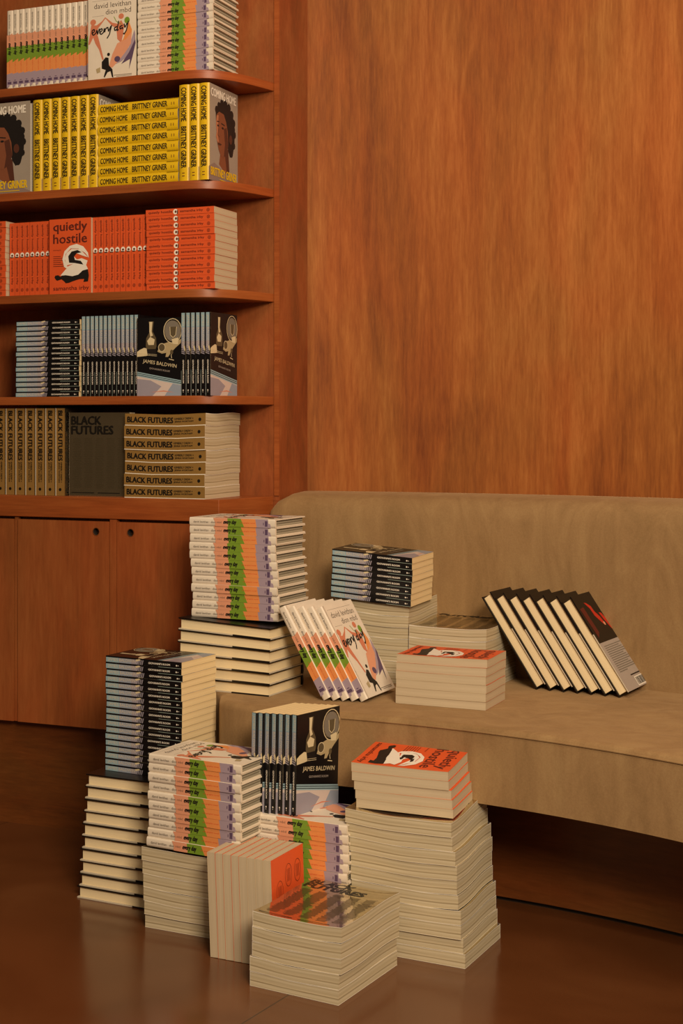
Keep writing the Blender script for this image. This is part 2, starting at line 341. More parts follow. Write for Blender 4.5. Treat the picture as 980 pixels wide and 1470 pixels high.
# book frame: x from head (0) to foot (L), y from spine (0) to fore-edge (W), z from back cover (0) to front cover (t)
KIND = {'ED': (0.2218, 0.1469, 0.0187), 'QH': (0.203, 0.132, 0.0175), 'GR': (0.203, 0.132, 0.0139),
        'BF': (0.225, 0.188, 0.0276), 'CH': (0.235, 0.156, 0.0275), 'HC': (0.241, 0.156, 0.0266)}
def art_ED_front(A, L, W, H):
    P = lambda x, y: (x*W, y*H)
    A.text('david levithan', .14*W, .855*H, .76*W, .062*H, 'soft_ink'); A.text('dion mbd', .38*W, .775*H, .52*W, .06*H, 'soft_ink')
    A.rect(.10*W, .945*H, .88*W, .9475*H, 'grey_ink'); A.rect(.10*W, .765*H, .34*W, .7675*H, 'grey_ink')
    # dancing figures
    A.tris([P(.02, .44), P(.05, .56), P(.08, .67), P(.19, .66), P(.30, .70), P(.37, .745), P(.385, .735), P(.30, .675), P(.22, .62), P(.21, .55), P(.27, .42), P(.34, .25), P(.31, .24), P(.24, .37), P(.17, .44), P(.12, .52), P(.05, .44)], 'skin')
    A.ell(.12*W, .70*H, .06*W, .035*H, 'skin')
    A.tris([P(.37, .745), P(.52, .67), P(.63, .65), P(.70, .69), P(.76, .62), P(.74, .52), P(.70, .42), P(.62, .47), P(.60, .60), P(.50, .64), P(.37, .735)], 'skin')
    A.ell(.70*W, .735*H, .055*W, .033*H, 'skin'); A.line([P(.55, .74), P(.60, .68), P(.70, .64)], .012*W, 'green')
    A.ell(.82*W, .68*H, .055*W, .04*H, 'green'); A.tris([P(.62, .40), P(.74, .46), P(.86, .66), P(.92, .56), P(.90, .44), P(.70, .30)], 'amber')
    A.tris([P(.50, .16), P(.62, .22), P(.86, .36), P(.97, .56), P(.99, .50), P(.96, .36), P(.84, .26), P(.70, .20)], 'lav')
    A.tris([P(.44, .15), P(.52, .30), P(.62, .42), P(.80, .46), P(.92, .54), P(.90, .40), P(.78, .30), P(.66, .22), P(.52, .14)], 'salmon')
    A.tris([P(.70, .17), P(.86, .30), P(.98, .44), P(.97, .56), P(.995, .40), P(.93, .24), P(.86, .10), P(.88, .22)], 'plum')
    A.ell(.62*W, .235*H, .06*W, .035*H, 'plum')
    A.tris([P(.30, .14), P(.30, .22), P(.38, .27), P(.44, .26), P(.45, .17), P(.52, .12), P(.54, .02), P(.51, .03), P(.48, .10), P(.42, .09), P(.36, .03), P(.34, .04), P(.38, .12)], 'ink')
    A.ell(.44*W, .30*H, .03*W, .02*H, 'ink'); A.tris([P(.18, .14), P(.27, .16), P(.27, .10), P(.20, .09)], 'sepia')
    # hand lettering
    def pen(pts): A.line([P(.09+.80*x, .50+.17*y) for x, y in pts], .022*W, 'ink')
    e = lambda o: [(o, .42), (o+.06, .55), (o+.05, .68), (o-.005, .62), (o-.01, .38), (o+.03, .27), (o+.09, .40)]
    pen(e(.02)); pen([(.11, .40), (.14, .62), (.155, .30), (.20, .70)]); pen(e(.22)); pen([(.31, .38), (.33, .68), (.34, .40), (.36, .62), (.41, .72)])
    pen([(.42, .74), (.44, .42), (.50, .78)]); pen([(.52, .84), (.46, .20), (.40, -.05)])
    pen([(.66, .70), (.59, .62), (.60, .42), (.66, .52)]); pen([(.70, 1.08), (.655, .40), (.70, .48)]); pen([(.80, .74), (.73, .66), (.74, .48), (.80, .60), (.805, .46)])
    pen([(.84, .84), (.86, .56), (.92, .86)]); pen([(.95, 1.0), (.90, .36), (.84, .10), (.82, .2)])
    A.rect(.55*W, .045*H, .92*W, .05*H, 'grey_ink'); A.rect(.60*W, .03*H, .92*W, .034*H, 'grey_ink')
def art_ED_spine(A, L, t):
    A.tris([(.305*L, 0), (.46*L, 0), (.45*L, t), (.285*L, t), (.305*L, .5*t)], 'salmon')
    A.poly([(.46*L, 0), (.645*L, 0), (.605*L, t), (.45*L, t)], 'green')
    A.poly([(.645*L, 0), (.79*L, 0), (.775*L, t), (.605*L, t)], 'amber')
    A.tris([(.79*L, 0), (.955*L, 0), (.945*L, .45*t), (.925*L, .5*t), (.92*L, t), (.775*L, t)], 'lav')
    A.text('david levithan · dion mbd', .05*L, .36*t, .33*L, .26*t, 'soft_ink')
    A.text('every day', .405*L, .16*t, .15*L, .66*t, 'ink', 0.05, 0.25)
    A.text('the graphic novel', .60*L, .40*t, .17*L, .18*t, 'orange_line')
    A.rect(.885*L, .14*t, .915*L, .80*t, 'plum'); A.rect(.865*L, .3*t, .873*L, .6*t, 'plum')
def art_QH_front(A, L, W, H):
    P = lambda x, y: (x*W, y*H)
    A.text('quietly', .10*W, .805*H, .80*W, .155*H, 'ink_brown', 0.03); A.text('hostile', .10*W, .675*H, .80*W, .125*H, 'ink_brown', 0.03)
    A.text('essays', .10*W, .575*H, .18*W, .018*H, 'ink_brown')
    for k in range(6): A.rect(.10*W, (.50-.026*k)*H, (.28+.05*(k % 3))*W, (.507-.026*k)*H, 'ink_brown')
    A.text('samantha irby', .10*W, .035*H, .85*W, .07*H, 'ink_brown', 0.012)
    P = lambda x, y: (x*W, (.135+(y-.135)*.86)*H)
    # skunk: dark body, pale back and curled tail
    A.tris([P(.13, .24), P(.15, .27), P(.22, .275), P(.27, .25), P(.33, .27), P(.45, .30), P(.62, .33), P(.80, .37), P(.93, .34), P(.95, .25), P(.93, .16), P(.82, .155), P(.84, .20), P(.72, .20), P(.56, .17), P(.48, .15), P(.40, .145), P(.37, .17), P(.30, .21), P(.20, .19), P(.17, .20)], 'ink')
    A.tris([P(.27, .265), P(.40, .36), P(.56, .42), P(.74, .47), P(.88, .42), P(.93, .35), P(.80, .33), P(.70, .27), P(.56, .25), P(.40, .27)], 'white')
    A.tris([P(.88, .40), P(.92, .48), P(.78, .52), P(.64, .50), P(.58, .44), P(.44, .40), P(.38, .50), P(.40, .60), P(.52, .68), P(.70, .67), P(.86, .60), P(.95, .52), P(.93, .60), P(.82, .70), P(.66, .745), P(.50, .72), P(.37, .64), P(.32, .52), P(.36, .40), P(.46, .35), P(.60, .36), P(.74, .40)], 'white')
    A.tris([P(.42, .42), P(.38, .52), P(.42, .61), P(.54, .67), P(.74, .66), P(.93, .53), P(.80, .56), P(.66, .60), P(.60, .55), P(.66, .51), P(.74, .50), P(.58, .44)], 'white')
    A.tris([P(.48, .46), P(.46, .56), P(.54, .63), P(.68, .65), P(.78, .61), P(.66, .60), P(.60, .55), P(.62, .50), P(.76, .48), P(.82, .42), P(.62, .45)], 'ink')
def art_QH_spine(A, L, t):
    A.text('quietly hostile', .04*L, .28*t, .35*L, .46*t, 'ink_brown', 0.03)
    A.ell(.44*L, .5*t, .40*t, .40*t, 'white'); A.ell(.443*L, .5*t, .17*t, .2*t, 'ink_brown'); A.rect(.462*L, .15*t, .475*L, .7*t, 'ink')
    A.text('samantha irby', .51*L, .28*t, .33*L, .44*t, 'ink_brown', 0.03)
    A.ring(.915*L, .5*t, .26*t, .26*t, .07*t, 'ink_brown', 12); A.ell(.915*L, .5*t, .1*t, .1*t, 'ink_brown', n=8)
def art_QH_back(A, L, W, H):
    for a, b in ((.25, .66), (.52, .78), (.80, .78)):
        A.ring(a*W, b*H, .105*W, .11*H, .008*W, 'ink_brown')
        for q in (-.045, -.015, .015, .045): A.rect((a+q-.004)*W, (b-.06)*H, (a+q+.004)*W, (b+.06)*H, 'ink_brown')
    for k in range(9): A.rect(.12*W, (.52-.03*k)*H, (.86-.06*(k % 3))*W, (.525-.03*k)*H, 'ink_brown')
    A.rect(.06*W, .555*H, .42*W, .575*H, 'ink'); A.rect(.62*W, .05*H, .92*W, .17*H, 'white')
def art_GR_front(A, L, W, H):
    P = lambda x, y: (x*W, y*H); sl = -0.22*W/H     # the band of stripes falls to the right
    A.tris([P(0, 0), P(1, 0), P(1, .135), P(0, .255)], 'pink'); A.tris([P(0, 0), P(.35, 0), P(.55, .12), P(.30, .20), P(0, .22)], 'sky3')
    A.tris([P(.62, 0), P(1, 0), P(1, .13), P(.8, .155)], 'sky2'); A.tris([P(.3, .045), P(.6, .068), P(.85, .04), P(.6, .055)], 'skin')
    for k, m_ in ((0, 'sky1'), (.022, 'sky1'), (.044, 'sky1')):
        A.poly([P(0, .255+k), P(1, .135+k), P(1, .149+k), P(0, .269+k)], m_)
    P = lambda x, y: (x*W, (.13+.87*y)*H)
    # still life: bottle, mirror, glass, tabletop
    A.tris([P(0, .50), P(.06, .53), P(.16, .56), P(.30, .54), P(.36, .46), P(.20, .44), P(0, .43)], 'sepia_l')
    A.tris([P(.46, .50), P(.52, .60), P(.72, .64), P(.90, .60), P(.93, .66), P(.99, .68), P(.98, .62), P(.86, .55), P(.76, .48), P(.70, .42), P(.64, .42), P(.66, .48), P(.56, .47)], 'sepia')
    A.tris([P(.26, .945), P(.38, .945), P(.37, .90), P(.355, .80), P(.43, .70), P(.44, .58), P(.40, .50), P(.24, .50), P(.20, .58), P(.21, .70), P(.29, .80), P(.275, .90)], 'sepia_d')
    A.tris([P(.28, .94), P(.35, .94), P(.33, .80), P(.36, .74), P(.30, .72), P(.28, .80)], 'sepia_l'); A.tris([P(.23, .66), P(.30, .72), P(.40, .68), P(.38, .60), P(.26, .60)], 'sepia_l')
    A.tris([P(.22, .54), P(.44, .54), P(.42, .46), P(.24, .45)], 'ink')
    A.ell(.80*W, .826*H, .20*W, .135*H, 'sepia_d', 0.15); A.ring(.80*W, .826*H, .205*W, .16*H, .014*W, 'sepia_l')
    A.ell(.80*W, .826*H, .175*W, .135*H, 'grey_ink', 0.15)
    A.tris([P(.73, .86), P(.90, .86), P(.88, .74), P(.83, .70), P(.84, .64), P(.79, .64), P(.79, .70), P(.74, .74)], 'sepia_d')
    A.line([P(.74, .86), P(.75, .74), P(.81, .70), P(.87, .74), P(.89, .86)], .012*W, 'sepia_l'); A.tris([P(.78, .68), P(.93, .70), P(.92, .60), P(.80, .61)], 'sepia_l')
    A.ell(.56*W, .617*H, .075*W, .05*H, 'sepia_d'); A.ring(.56*W, .617*H, .08*W, .055*H, .012*W, 'sepia_l')
    A.line([P(.78, .50), P(.77, .44), P(.78, .40)], .012*W, 'sepia_l'); A.line([P(.72, .39), P(.83, .37)], .014*W, 'sepia_l'); A.ell(.78*W, .556*H, .035*W, .03*H, 'sepia_d')
    for k in range(2): A.line([P(.0, .485-.02*k), P(.45, .455-.02*k)], .006*W, 'sepia_l')
    A.text('JAMES BALDWIN', .13*W, .415*H, .76*W, .06*H, 'sepia_l', 0.0, 0.0, -0.155)
    A.text("GIOVANNI'S ROOM", .28*W, .345*H, .46*W, .024*H, 'grey_jacket', 0.0, 0.0, -0.155)
def art_GR_spine(A, L, t):
    h = .74*t; z = .04*t
    for k, m_ in enumerate(('sky1', 'sky1', 'sky2', 'sky2', 'sky3')):
        A.rect((.085*k+.004)*L, z, (.085*(k+1)+.004)*L, z+h, m_)
    A.tris([(.40*L, z), (.425*L, z), (.45*L, z+h), (.40*L, z+h)], 'sky3')
    A.text('JAMES BALDWIN', .03*L, z+.06*t, .37*L, h*.84, 'grey_board')
    for k in range(3): A.poly([((.435+.022*k)*L, z), ((.447+.022*k)*L, z), ((.462+.022*k)*L, z+h), ((.450+.022*k)*L, z+h)], 'sky3')
    A.poly([(.41*L, z+h*.6), (.47*L, z+h), (.45*L, z+h+.12*t), (.40*L, z+h)], 'sepia_l')
    A.text("GIOVANNI'S ROOM", .57*L, .32*t, .28*L, .30*t, 'white', 0.04)
    A.ell(.935*L, .45*t, .13*t, .13*t, 'white', n=8); A.rect(.95*L, .41*t, .962*L, .49*t, 'white')
    A.rect(.70*L, 0, L, .05*t, 'sky_edge')
def art_BF_front(A, L, W, H):
    A.text('BLACK', .04*W, .855*H, .49*W, .10*H, 'foil_ink', 0.07); A.text('FUTURES', .04*W, .74*H, .69*W, .10*H, 'foil_ink', 0.07)
    rnd = random.Random(3)
    for c in range(5):
        for k in range(44):
            wd = rnd.uniform(.09, .155)
            A.rect((.055+.185*c+(.165-wd)/2)*W, (.69-.0137*k)*H, (.055+.185*c+(.165-wd)/2+wd)*W, (.695-.0137*k)*H, 'foil_grey'); A.lv = 3
    A.rect(.04*W, .035*H, .42*W, .045*H, 'foil_ink'); A.rect(.48*W, .035*H, .84*W, .045*H, 'foil_ink')
def art_BF_spine(A, L, t):
    A.rect(0, .0, L, .06*t, 'white', 3); A.text('BLACK FUTURES', .03*L, .28*t, .57*L, .46*t, 'foil_ink', 0.07)
    A.text('KIMBERLY DREW +', .62*L, .54*t, .23*L, .17*t, 'foil_ink', 0.04); A.text('JENNA WORTHAM', .62*L, .29*t, .23*L, .17*t, 'foil_ink', 0.04)
    A.ell(.93*L, .5*t, .15*t, .15*t, 'foil_ink', n=8)
def art_CH_front(A, L, W, H):
    P = lambda x, y: (x*W, y*H)
    A.tris([P(0, .14), P(.18, .19), P(.40, .15), P(.70, .10), P(1, .02), P(1, 0), P(0, 0)], 'shirt')
    A.tris([P(.34, .19), P(.40, .36), P(.66, .36), P(.70, .14), P(.62, .11), P(.50, .13)], 'face'); A.tris([P(.52, .36), P(.66, .38), P(.70, .14), P(.62, .11)], 'face_d')
    A.tris([P(.24, .60), P(.22, .74), P(.32, .82), P(.46, .86), P(.66, .84), P(.82, .76), P(.90, .62), P(.88, .46), P(.82, .33), P(.72, .30), P(.66, .36), P(.60, .50), P(.56, .60)], 'ink')
    for a, b, r in ((.26, .75, .06), (.34, .80, .06), (.44, .84, .06), (.56, .85, .065), (.68, .82, .065), (.78, .76, .065), (.85, .68, .06), (.87, .56, .06), (.85, .44, .055), (.77, .34, .05)):
        A.ell(a*W, b*H, r*W, r*.7*H, 'ink', n=10)
    A.tris([P(.23, .60), P(.25, .70), P(.34, .74), P(.50, .73), P(.58, .66), P(.64, .56), P(.66, .42), P(.60, .32), P(.48, .27), P(.38, .29), P(.32, .34), P(.27, .42), P(.23, .47), P(.25, .52)], 'face')
    A.tris([P(.23, .60), P(.25, .69), P(.32, .70), P(.30, .58), P(.30, .48), P(.33, .42), P(.27, .42), P(.23, .47), P(.25, .52)], 'face_l')
    A.tris([P(.50, .58), P(.60, .60), P(.66, .42), P(.60, .32), P(.50, .28), P(.54, .42)], 'face_d'); A.ell(.74*W, .49*H, .055*W, .05*H, 'face_d')
    A.line([P(.26, .63), P(.34, .635)], .016*W, 'ink'); A.line([P(.41, .625), P(.53, .615)], .018*W, 'ink')
    A.ell(.30*W, .59*H, .03*W, .011*H, 'ink'); A.ell(.46*W, .58*H, .035*W, .012*H, 'ink'); A.line([P(.32, .56), P(.29, .49), P(.35, .475)], .010*W, 'face_d')
    A.ell(.35*W, .40*H, .06*W, .013*H, 'face_d'); A.line([P(.29, .40), P(.42, .405)], .008*W, 'ink')
    A.text('COMING HOME', .06*W, .875*H, .86*W, .085*H, 'white', 0.04)
    A.text('BRITTNEY GRINER', .05*W, .055*H, .90*W, .085*H, 'yellow', 0.04)
    A.rect(.35*W, .025*H, .80*W, .033*H, 'yellow')
def art_CH_spine(A, L, t):
    A.text('COMING HOME', .03*L, .24*t, .35*L, .52*t, 'ink', 0.025)
    A.text('BRITTNEY GRINER', .435*L, .24*t, .43*L, .52*t, 'ink', 0.025)
    A.rect(.915*L, .35*t, .922*L, .6*t, 'ink_brown'); A.rect(.945*L, .35*t, .952*L, .6*t, 'ink_brown')
def art_HC_back(A, L, W, H):
    P = lambda x, y: (x*W, y*H)
    A.rect(0, 0, W, .50*H, 'grey_jacket', 2)
    A.tris([P(.30, .91), P(.38, .90), P(.48, .86), P(.50, .80), P(.58, .74), P(.62, .67), P(.56, .66), P(.50, .70), P(.42, .76), P(.40, .84), P(.32, .90)], 'red_art')
    A.tris([P(.62, .78), P(.70, .77), P(.80, .66), P(.86, .56), P(.80, .55), P(.72, .62), P(.66, .70)], 'red_art')
    A.ell(.60*W, .665*H, .03*W, .02*H, 'salmon'); A.tris([P(.05, .86), P(.2, .87), P(.22, .6), P(.1, .55)], 'ink_brown')
    for k in range(14):
        A.rect(.10*W, (.455-.0205*k)*H, (.86-.07*((k*3) % 4))*W if k < 13 else .42*W, (.4635-.0205*k)*H, 'grey_ink')
    A.rect(.40*W, .125*H, .88*W, .136*H, 'ink')
    A.rect(.46*W, .01*H, .84*W, .105*H, 'white')
    rnd = random.Random(5); x = .49
    while x < .80:
        w_ = rnd.choice((.006, .010, .014)); A.rect(x*W, .022*H, (x+w_)*W, .095*H, 'ink'); x += w_+rnd.choice((.006, .010))

def build_book(kind, wf=None, n=(1, 1), bright=False):
    """returns {part: mesh}"""
    L, W, t = KIND[kind]
    nx, ny = n; cv, pg = MB(), MB()
    uvx = lambda p: (p[0], (p[2])/t); uvy = lambda p: (p[1]+.37, (p[2])/t)
    out = {}
    if kind in ('ED', 'CH', 'HC'):        # hard boards standing proud of the pages
        bt = {'ED': .0025, 'CH': .0022, 'HC': .0027}[kind]; ov = .0045
        bm_ = {'ED': 'cream', 'CH': 'grey_cover', 'HC': 'black_matte'}[kind]
        sp = {'ED': 'cream', 'CH': 'yellow', 'HC': 'black_matte'}[kind]
        inner = {'ED': 'board', 'CH': 'grey_cover', 'HC': 'black_matte'}[kind]
        cv.box(0, L, .004, W, t-bt, t, inner, (nx, ny, 1), mt=bm_)
        cv.box(0, L, .004, W, 0, bt, 'grey_board' if kind == 'HC' else inner, (nx, ny, 1), mb=bm_)
        # softly rounded spine
        N = 6; prof = []
        rnd_d = {'ED': .0010, 'CH': .0028, 'HC': .003}[kind]
        for i in range(N+1):
            a = i/N; prof.append((.0030-rnd_d*sin(pi*a)*1.0 if i not in (0, N) else .0042, t*a))
        off = prof[N//2][0]
        for i in range(N):
            (y0, z0), (y1, z1) = prof[i], prof[i+1]
            cv.grid((0, y0-off, z0), (L, 0, 0), (0, y1-y0, z1-z0), nx, 1, sp)
        cv.grid((0, .0035, 0), (L, 0, 0), (0, 0, t), nx, 1, sp)
        for x in (0, L): cv.face([(x, y-off, z) for y, z in prof]+[(x, .006, t), (x, .006, 0)], inner)
        cv.grid((0, .0042-off, t), (L, 0, 0), (0, .004+off, 0), nx, 1, bm_); cv.grid((0, .0042-off, 0), (L, 0, 0), (0, .004+off, 0), nx, 1, bm_)
        pg.box(ov, L-ov, .005, W-ov, bt, t-bt, M['pg_'+kind], (nx, ny, 1), uvx, uvy)
        sy = lambda h: -.0002
        if kind == 'HC':                  # the paper jacket's flap folded over the lower board
            cv.box(0, .40*L, W-.001, W+.0006, -.0001, bt+.0003, 'black_matte', (nx, 1, 1))
            cv.box(-.0004, L+.0002, .004, W+.0005, t-.0006, t+.0002, 'black_matte', (nx, ny, 1))
    else:
        ct = .0005 if bright else .00035
        cm = {'QH': 'orange', 'GR': 'black', 'BF': 'foil'}[kind]; sp = {'QH': 'orange', 'GR': 'black', 'BF': 'foil_s'}[kind]
        edge = {'QH': 'orange_line' if bright else 'tan_edge', 'GR': 'tan_edge', 'BF': 'white'}[kind]; ex = {'QH': 'orange_line', 'GR': 'tan_edge', 'BF': 'white'}[kind]
        cv.box(0, L, 0, W, t-ct, t, edge, (nx, ny, 1), mt=cm, mf=sp, mx=ex)
        cv.box(0, L, 0, W, 0, ct, edge, (nx, ny, 1), mb=cm, mf=sp, mx=ex)
        cv.box(0, L, 0, ct*1.5, 0, t, edge, (nx, 1, 1), mf=sp)
        pg.box(.0002, L-.0002, ct, W-.0003, ct, t-ct, M['pg_'+kind], (nx, ny, 1), uvx, uvy)
    F = Art(cv, lambda a, b, e: (L-b, a, t+e)); B = Art(cv, lambda a, b, e: (L-b, W-a, -e)); S = Art(cv, lambda a, b, e: (a, -e-(.0003 if kind in ('ED', 'CH') else 0), b))
    if kind == 'ED': art_ED_front(F, L, W, L); art_ED_spine(S, L, t)
    if kind == 'QH': art_QH_front(F, L, W, L); art_QH_spine(S, L, t); art_QH_back(B, L, W, L)
    if kind == 'GR': art_GR_front(F, L, W, L); art_GR_spine(S, L, t)
    if kind == 'BF': art_BF_front(F, L, W, L); art_BF_spine(S, L, t)
    if kind == 'CH': art_CH_front(F, L, W, L); art_CH_spine(S, L, t)
    if kind == 'HC': art_HC_back(B, L, W, L)
    return {'cover': cv.mesh(kind+'_cover', warp=wf), 'page_block': pg.mesh(kind+'_pages', warp=wf)}

NAME = {'ED': 'graphic_novel', 'QH': 'paperback_book', 'GR': 'paperback_book', 'BF': 'large_paperback_book', 'CH': 'hardcover_book', 'HC': 'hardcover_book'}
PLAIN = {}
def meshes(kind):
    if kind not in PLAIN: PLAIN[kind] = build_book(kind)
    return PLAIN[kind]
PROTO = {}
def add_book(kind, mtx, label, group, ms=None, scale=(1, 1, 1)):
    if ms is None and kind in PROTO:
        src = PROTO[kind]; root = src.copy(); COL.objects.link(root)
        for ch in src.children:
            c = ch.copy(); c.parent = root; COL.objects.link(c)
    else:
        root = bpy.data.objects.new(NAME[kind], None); root.empty_display_size = .02; COL.objects.link(root)
        for part, me in (ms or meshes(kind)).items():
            o = bpy.data.objects.new(part, me); o.parent = root; COL.objects.link(o)
        if ms is None: PROTO[kind] = root
    root.matrix_world = mtx @ Matrix.Diagonal((*scale, 1))
    root['label'] = label; root['category'] = 'book'; root['group'] = group
    return root
def frame(o, X, Y, Z):
    m = Matrix.Identity(4)
    for i, c in enumerate((X, Y, Z)):
        for r in range(3): m[r][i] = c[r]
    m.translation = Vector(o); return m
def uv2(deg):
    u = Vector((cos(R(deg)), sin(R(deg)), 0)); return u, Vector((-u.y, u.x, 0))
ZZ = Vector((0, 0, 1))
ORD = ['', 'second ', 'third ', 'fourth ', 'fifth ', 'sixth ', 'seventh ', 'eighth ', 'ninth ', 'tenth ', 'eleventh ', 'twelfth ', 'thirteenth ', 'fourteenth ', 'fifteenth ', 'sixteenth ', 'seventeenth ', 'eighteenth ']
def from_top(n, i):
    k = n-1-i
    return 'topmost' if k == 0 else ('lowest' if i == 0 else ORD[k].strip()+' from top')
def from_left(n, i):
    return 'leftmost' if i == 0 else ('rightmost' if i == n-1 else ORD[i].strip()+' from left')

def stack(kind, n, A, z0, deg, orient, what, where, group, tilt=None, sag=0.0, lean=(0, 0), jit=.0012, scale=1.0, dt=None):
    """n books lying flat; A = front left bottom corner; orient 0: spine in front, 180: fore-edge in front, 90: foot in front
    tilt = (ku0, kv0, ku1, kv1): rise in metres across the footprint of the lowest and the topmost book"""
    L, W, t = KIND[kind]; L, W = L*scale, W*scale; t = (dt or t*scale); u, v = uv2(deg)
    dims = (W, L) if orient == 90 else (L, W)
    for i in range(n):
        fr = (i+1)/n if n > 1 else 1
        jx, jy, ja = random.uniform(-jit, jit), random.uniform(-jit, jit), random.uniform(-.35, .35)
        uu, vv = uv2(deg+ja)
        o = Vector((A[0], A[1], z0+i*t+.0002*i))+uu*(jx+lean[0]*i/max(1, n-1))+vv*(jy+lean[1]*i/max(1, n-1))
        if orient == 0: m = frame(o, uu, vv, ZZ)
        elif orient == 180: m = frame(o+uu*L+vv*W, -uu, -vv, ZZ)
        else: m = frame(o+vv*L, -vv, uu, ZZ)
        ms = None
        if tilt or sag:
            KL, KW, KT = KIND[kind]
            ku0, kv0, ku1, kv1 = tilt or (0, 0, 0, 0)
            def pq(x, y):
                if orient == 0: return x/KL, y/KW
                if orient == 180: return 1-x/KL, 1-y/KW
                return y/KW, 1-x/KL
            fb = i/n; ft = (i+1)/n
            def wf(p, fb=fb, ft=ft):
                P_, Q_ = pq(p.x, p.y); h = min(1, max(0, p.z/KT)); f_ = fb+(ft-fb)*h
                rise = (ku0+(ku1-ku0)*f_)*P_+(kv0+(kv1-kv0)*f_)*Q_
                s_ = sag*min(1.0, 3*f_)*(sin(2*pi*Q_)*-.55+(-sin(pi*P_))*.9+.25*sin(3*pi*P_+i*.9)*.5)
                return Vector((p.x, p.y, p.z+rise+s_))
            ms = build_book(kind, wf=wf, n=(12, 12))
        add_book(kind, m, f'{what}, {from_top(n, i)} in the {where}', group, ms, (scale, scale, t/KIND[kind][2]))
    return z0+n*(t+.0002)

def standing(kind, o, u, v, mode, label, group, lean=0.0, scale=1.0, tscale=None, ms=None):
    """o = bottom left front corner.  mode 'spine': spine to the front, 'face': front cover to the front, 'fore': fore-edge to the front"""
    L, W, t = KIND[kind]; L, W = L*scale, W*scale; t = t*(tscale or scale)
    Rm = Matrix.Rotation(lean, 3, v) if lean else Matrix.Identity(3)
    U, Zp = Rm @ u, Rm @ ZZ
    o = Vector(o)
    if mode == 'spine': m = frame(o+Zp*L, -Zp, v, U)
    elif mode == 'face': m = frame(o+Zp*L+v*t, -Zp, U, -v)
    else: m = frame(o+Zp*L+v*W+U*t, -Zp, -v, -U)
    return add_book(kind, m, label, group, ms, (scale, scale, t/KIND[kind][2]))

# ---------------------------------------------------------------- object helpers
def link(name, me, parent=None, **props):
    o = bpy.data.objects.new(name, me); COL.objects.link(o)
    if parent: o.parent = parent
    for k, x in props.items(): o[k] = x
    return o
def bevel(o, wd, seg=2, ang=35):
    b = o.modifiers.new('bevel', 'BEVEL'); b.width = wd; b.segments = seg; b.limit_method = 'ANGLE'; b.angle_limit = R(ang)
    o.data.polygons.foreach_set('use_smooth', [True]*len(o.data.polygons)); o.modifiers.new('wn', 'WEIGHTED_NORMAL')
def prism(name, pts, z0, z1, m, parent=None, bev=0, **props):
    """closed outline (counter-clockwise from above) extruded from z0 to z1"""
    n = len(pts)
    if sum(pts[i][0]*pts[(i+1) % n][1]-pts[(i+1) % n][0]*pts[i][1] for i in range(n)) < 0: pts = list(pts)[::-1]
    me = bpy.data.meshes.new(name)
    vs = [(p[0], p[1], z0) for p in pts]+[(p[0], p[1], z1) for p in pts]
    fs = [list(range(n))[::-1], list(range(n, 2*n))]+[[i, (i+1) % n, n+(i+1) % n, n+i] for i in range(n)]
    me.from_pydata(vs, [], fs); me.materials.append(M[m]); me.update()
    o = link(name, me, parent, **props)
    if bev: bevel(o, bev)
    return o
O0 = Vector((-.29563, 3.51062, 0)); BU, BV = uv2(-22.3235)
def bc(t, d, z=0): return O0+BU*t+BV*d+ZZ*z

# ---------------------------------------------------------------- setting
me = bpy.data.meshes.new('floor'); me.from_pydata([(-4, -1.5, 0), (4, -1.5, 0), (4, 5.5, 0), (-4, 5.5, 0)], [], [[0, 1, 2, 3]]); me.materials.append(M['floor'])
link('floor', me, kind='structure')
CX, CY = -.674, 1.3025
def arc(r, deg): return (CX+r*cos(R(deg)), CY+r*sin(R(deg)))
RW = 2.62
pts = [arc(RW, a) for a in range(20, 78)]+[arc(RW, 77.6)]
pts2 = [arc(RW+.06, a) for a in range(20, 79)]
prism('wall_back', pts+pts2[::-1], 0, 3.0, 'wall', kind='structure')
bd = .205                                   # depth of the shelf niche
a, b = bc(.0667, bd), bc(.0667, bd+.175)
prism('trim_1', [a, b, b-BU*.03, a-BU*.03], .84, 3.0, 'back_wood', kind='structure')
a, b = bc(-3.2, bd+.001), bc(.0667-.001, bd+.001)
prism('wall_left', [a, b, b+BV*.03, a+BV*.03], 0, 3.0, 'back_wood', kind='structure')

# ---------------------------------------------------------------- built-in bookcase
case = link('bookcase', None, label='built-in reddish wooden bookcase with rounded open shelves on the left wall', category='bookcase')
case.location = bc(-.8, .1, .85)
def cpart(name, o):
    o.parent = case; o.matrix_parent_inverse = case.matrix_world.inverted() if False else Matrix.Translation(-case.location)
def bez(p0, p1, p2, p3, n=14):
    return [tuple((1-s)**3*p0[k]+3*(1-s)**2*s*p1[k]+3*(1-s)*s*s*p2[k]+s**3*p3[k] for k in (0, 1)) for s in [i/n for i in range(n+1)]]
outline = [(-1.195, 0), (-.6, 0)]+bez((-.125, 0), (-.02, 0), (.012, .045), (.052, bd))+[(-1.195, bd)]
for z in (1.896, 1.627, 1.363, 1.103):
    o = prism('shelf', [bc(t, d) for t, d in outline], z-.021, z, 'shelf_wood', bev=.0015); cpart('shelf', o)
o = prism('edge_strip', [bc(.053, bd-.004), bc(.0665, bd-.004), bc(.0665, bd), bc(.053, bd)], .853, 3.0, 'shelf_wood'); cpart('edge_strip', o)
ct = prism('countertop', [bc(-1.195, 0), bc(0, 0), bc(.05, bd), bc(-1.195, bd)], .797, .851, 'shelf_wood', bev=.002,
           label='thick wooden counter under the shelves with large metallic books on it', category='countertop')
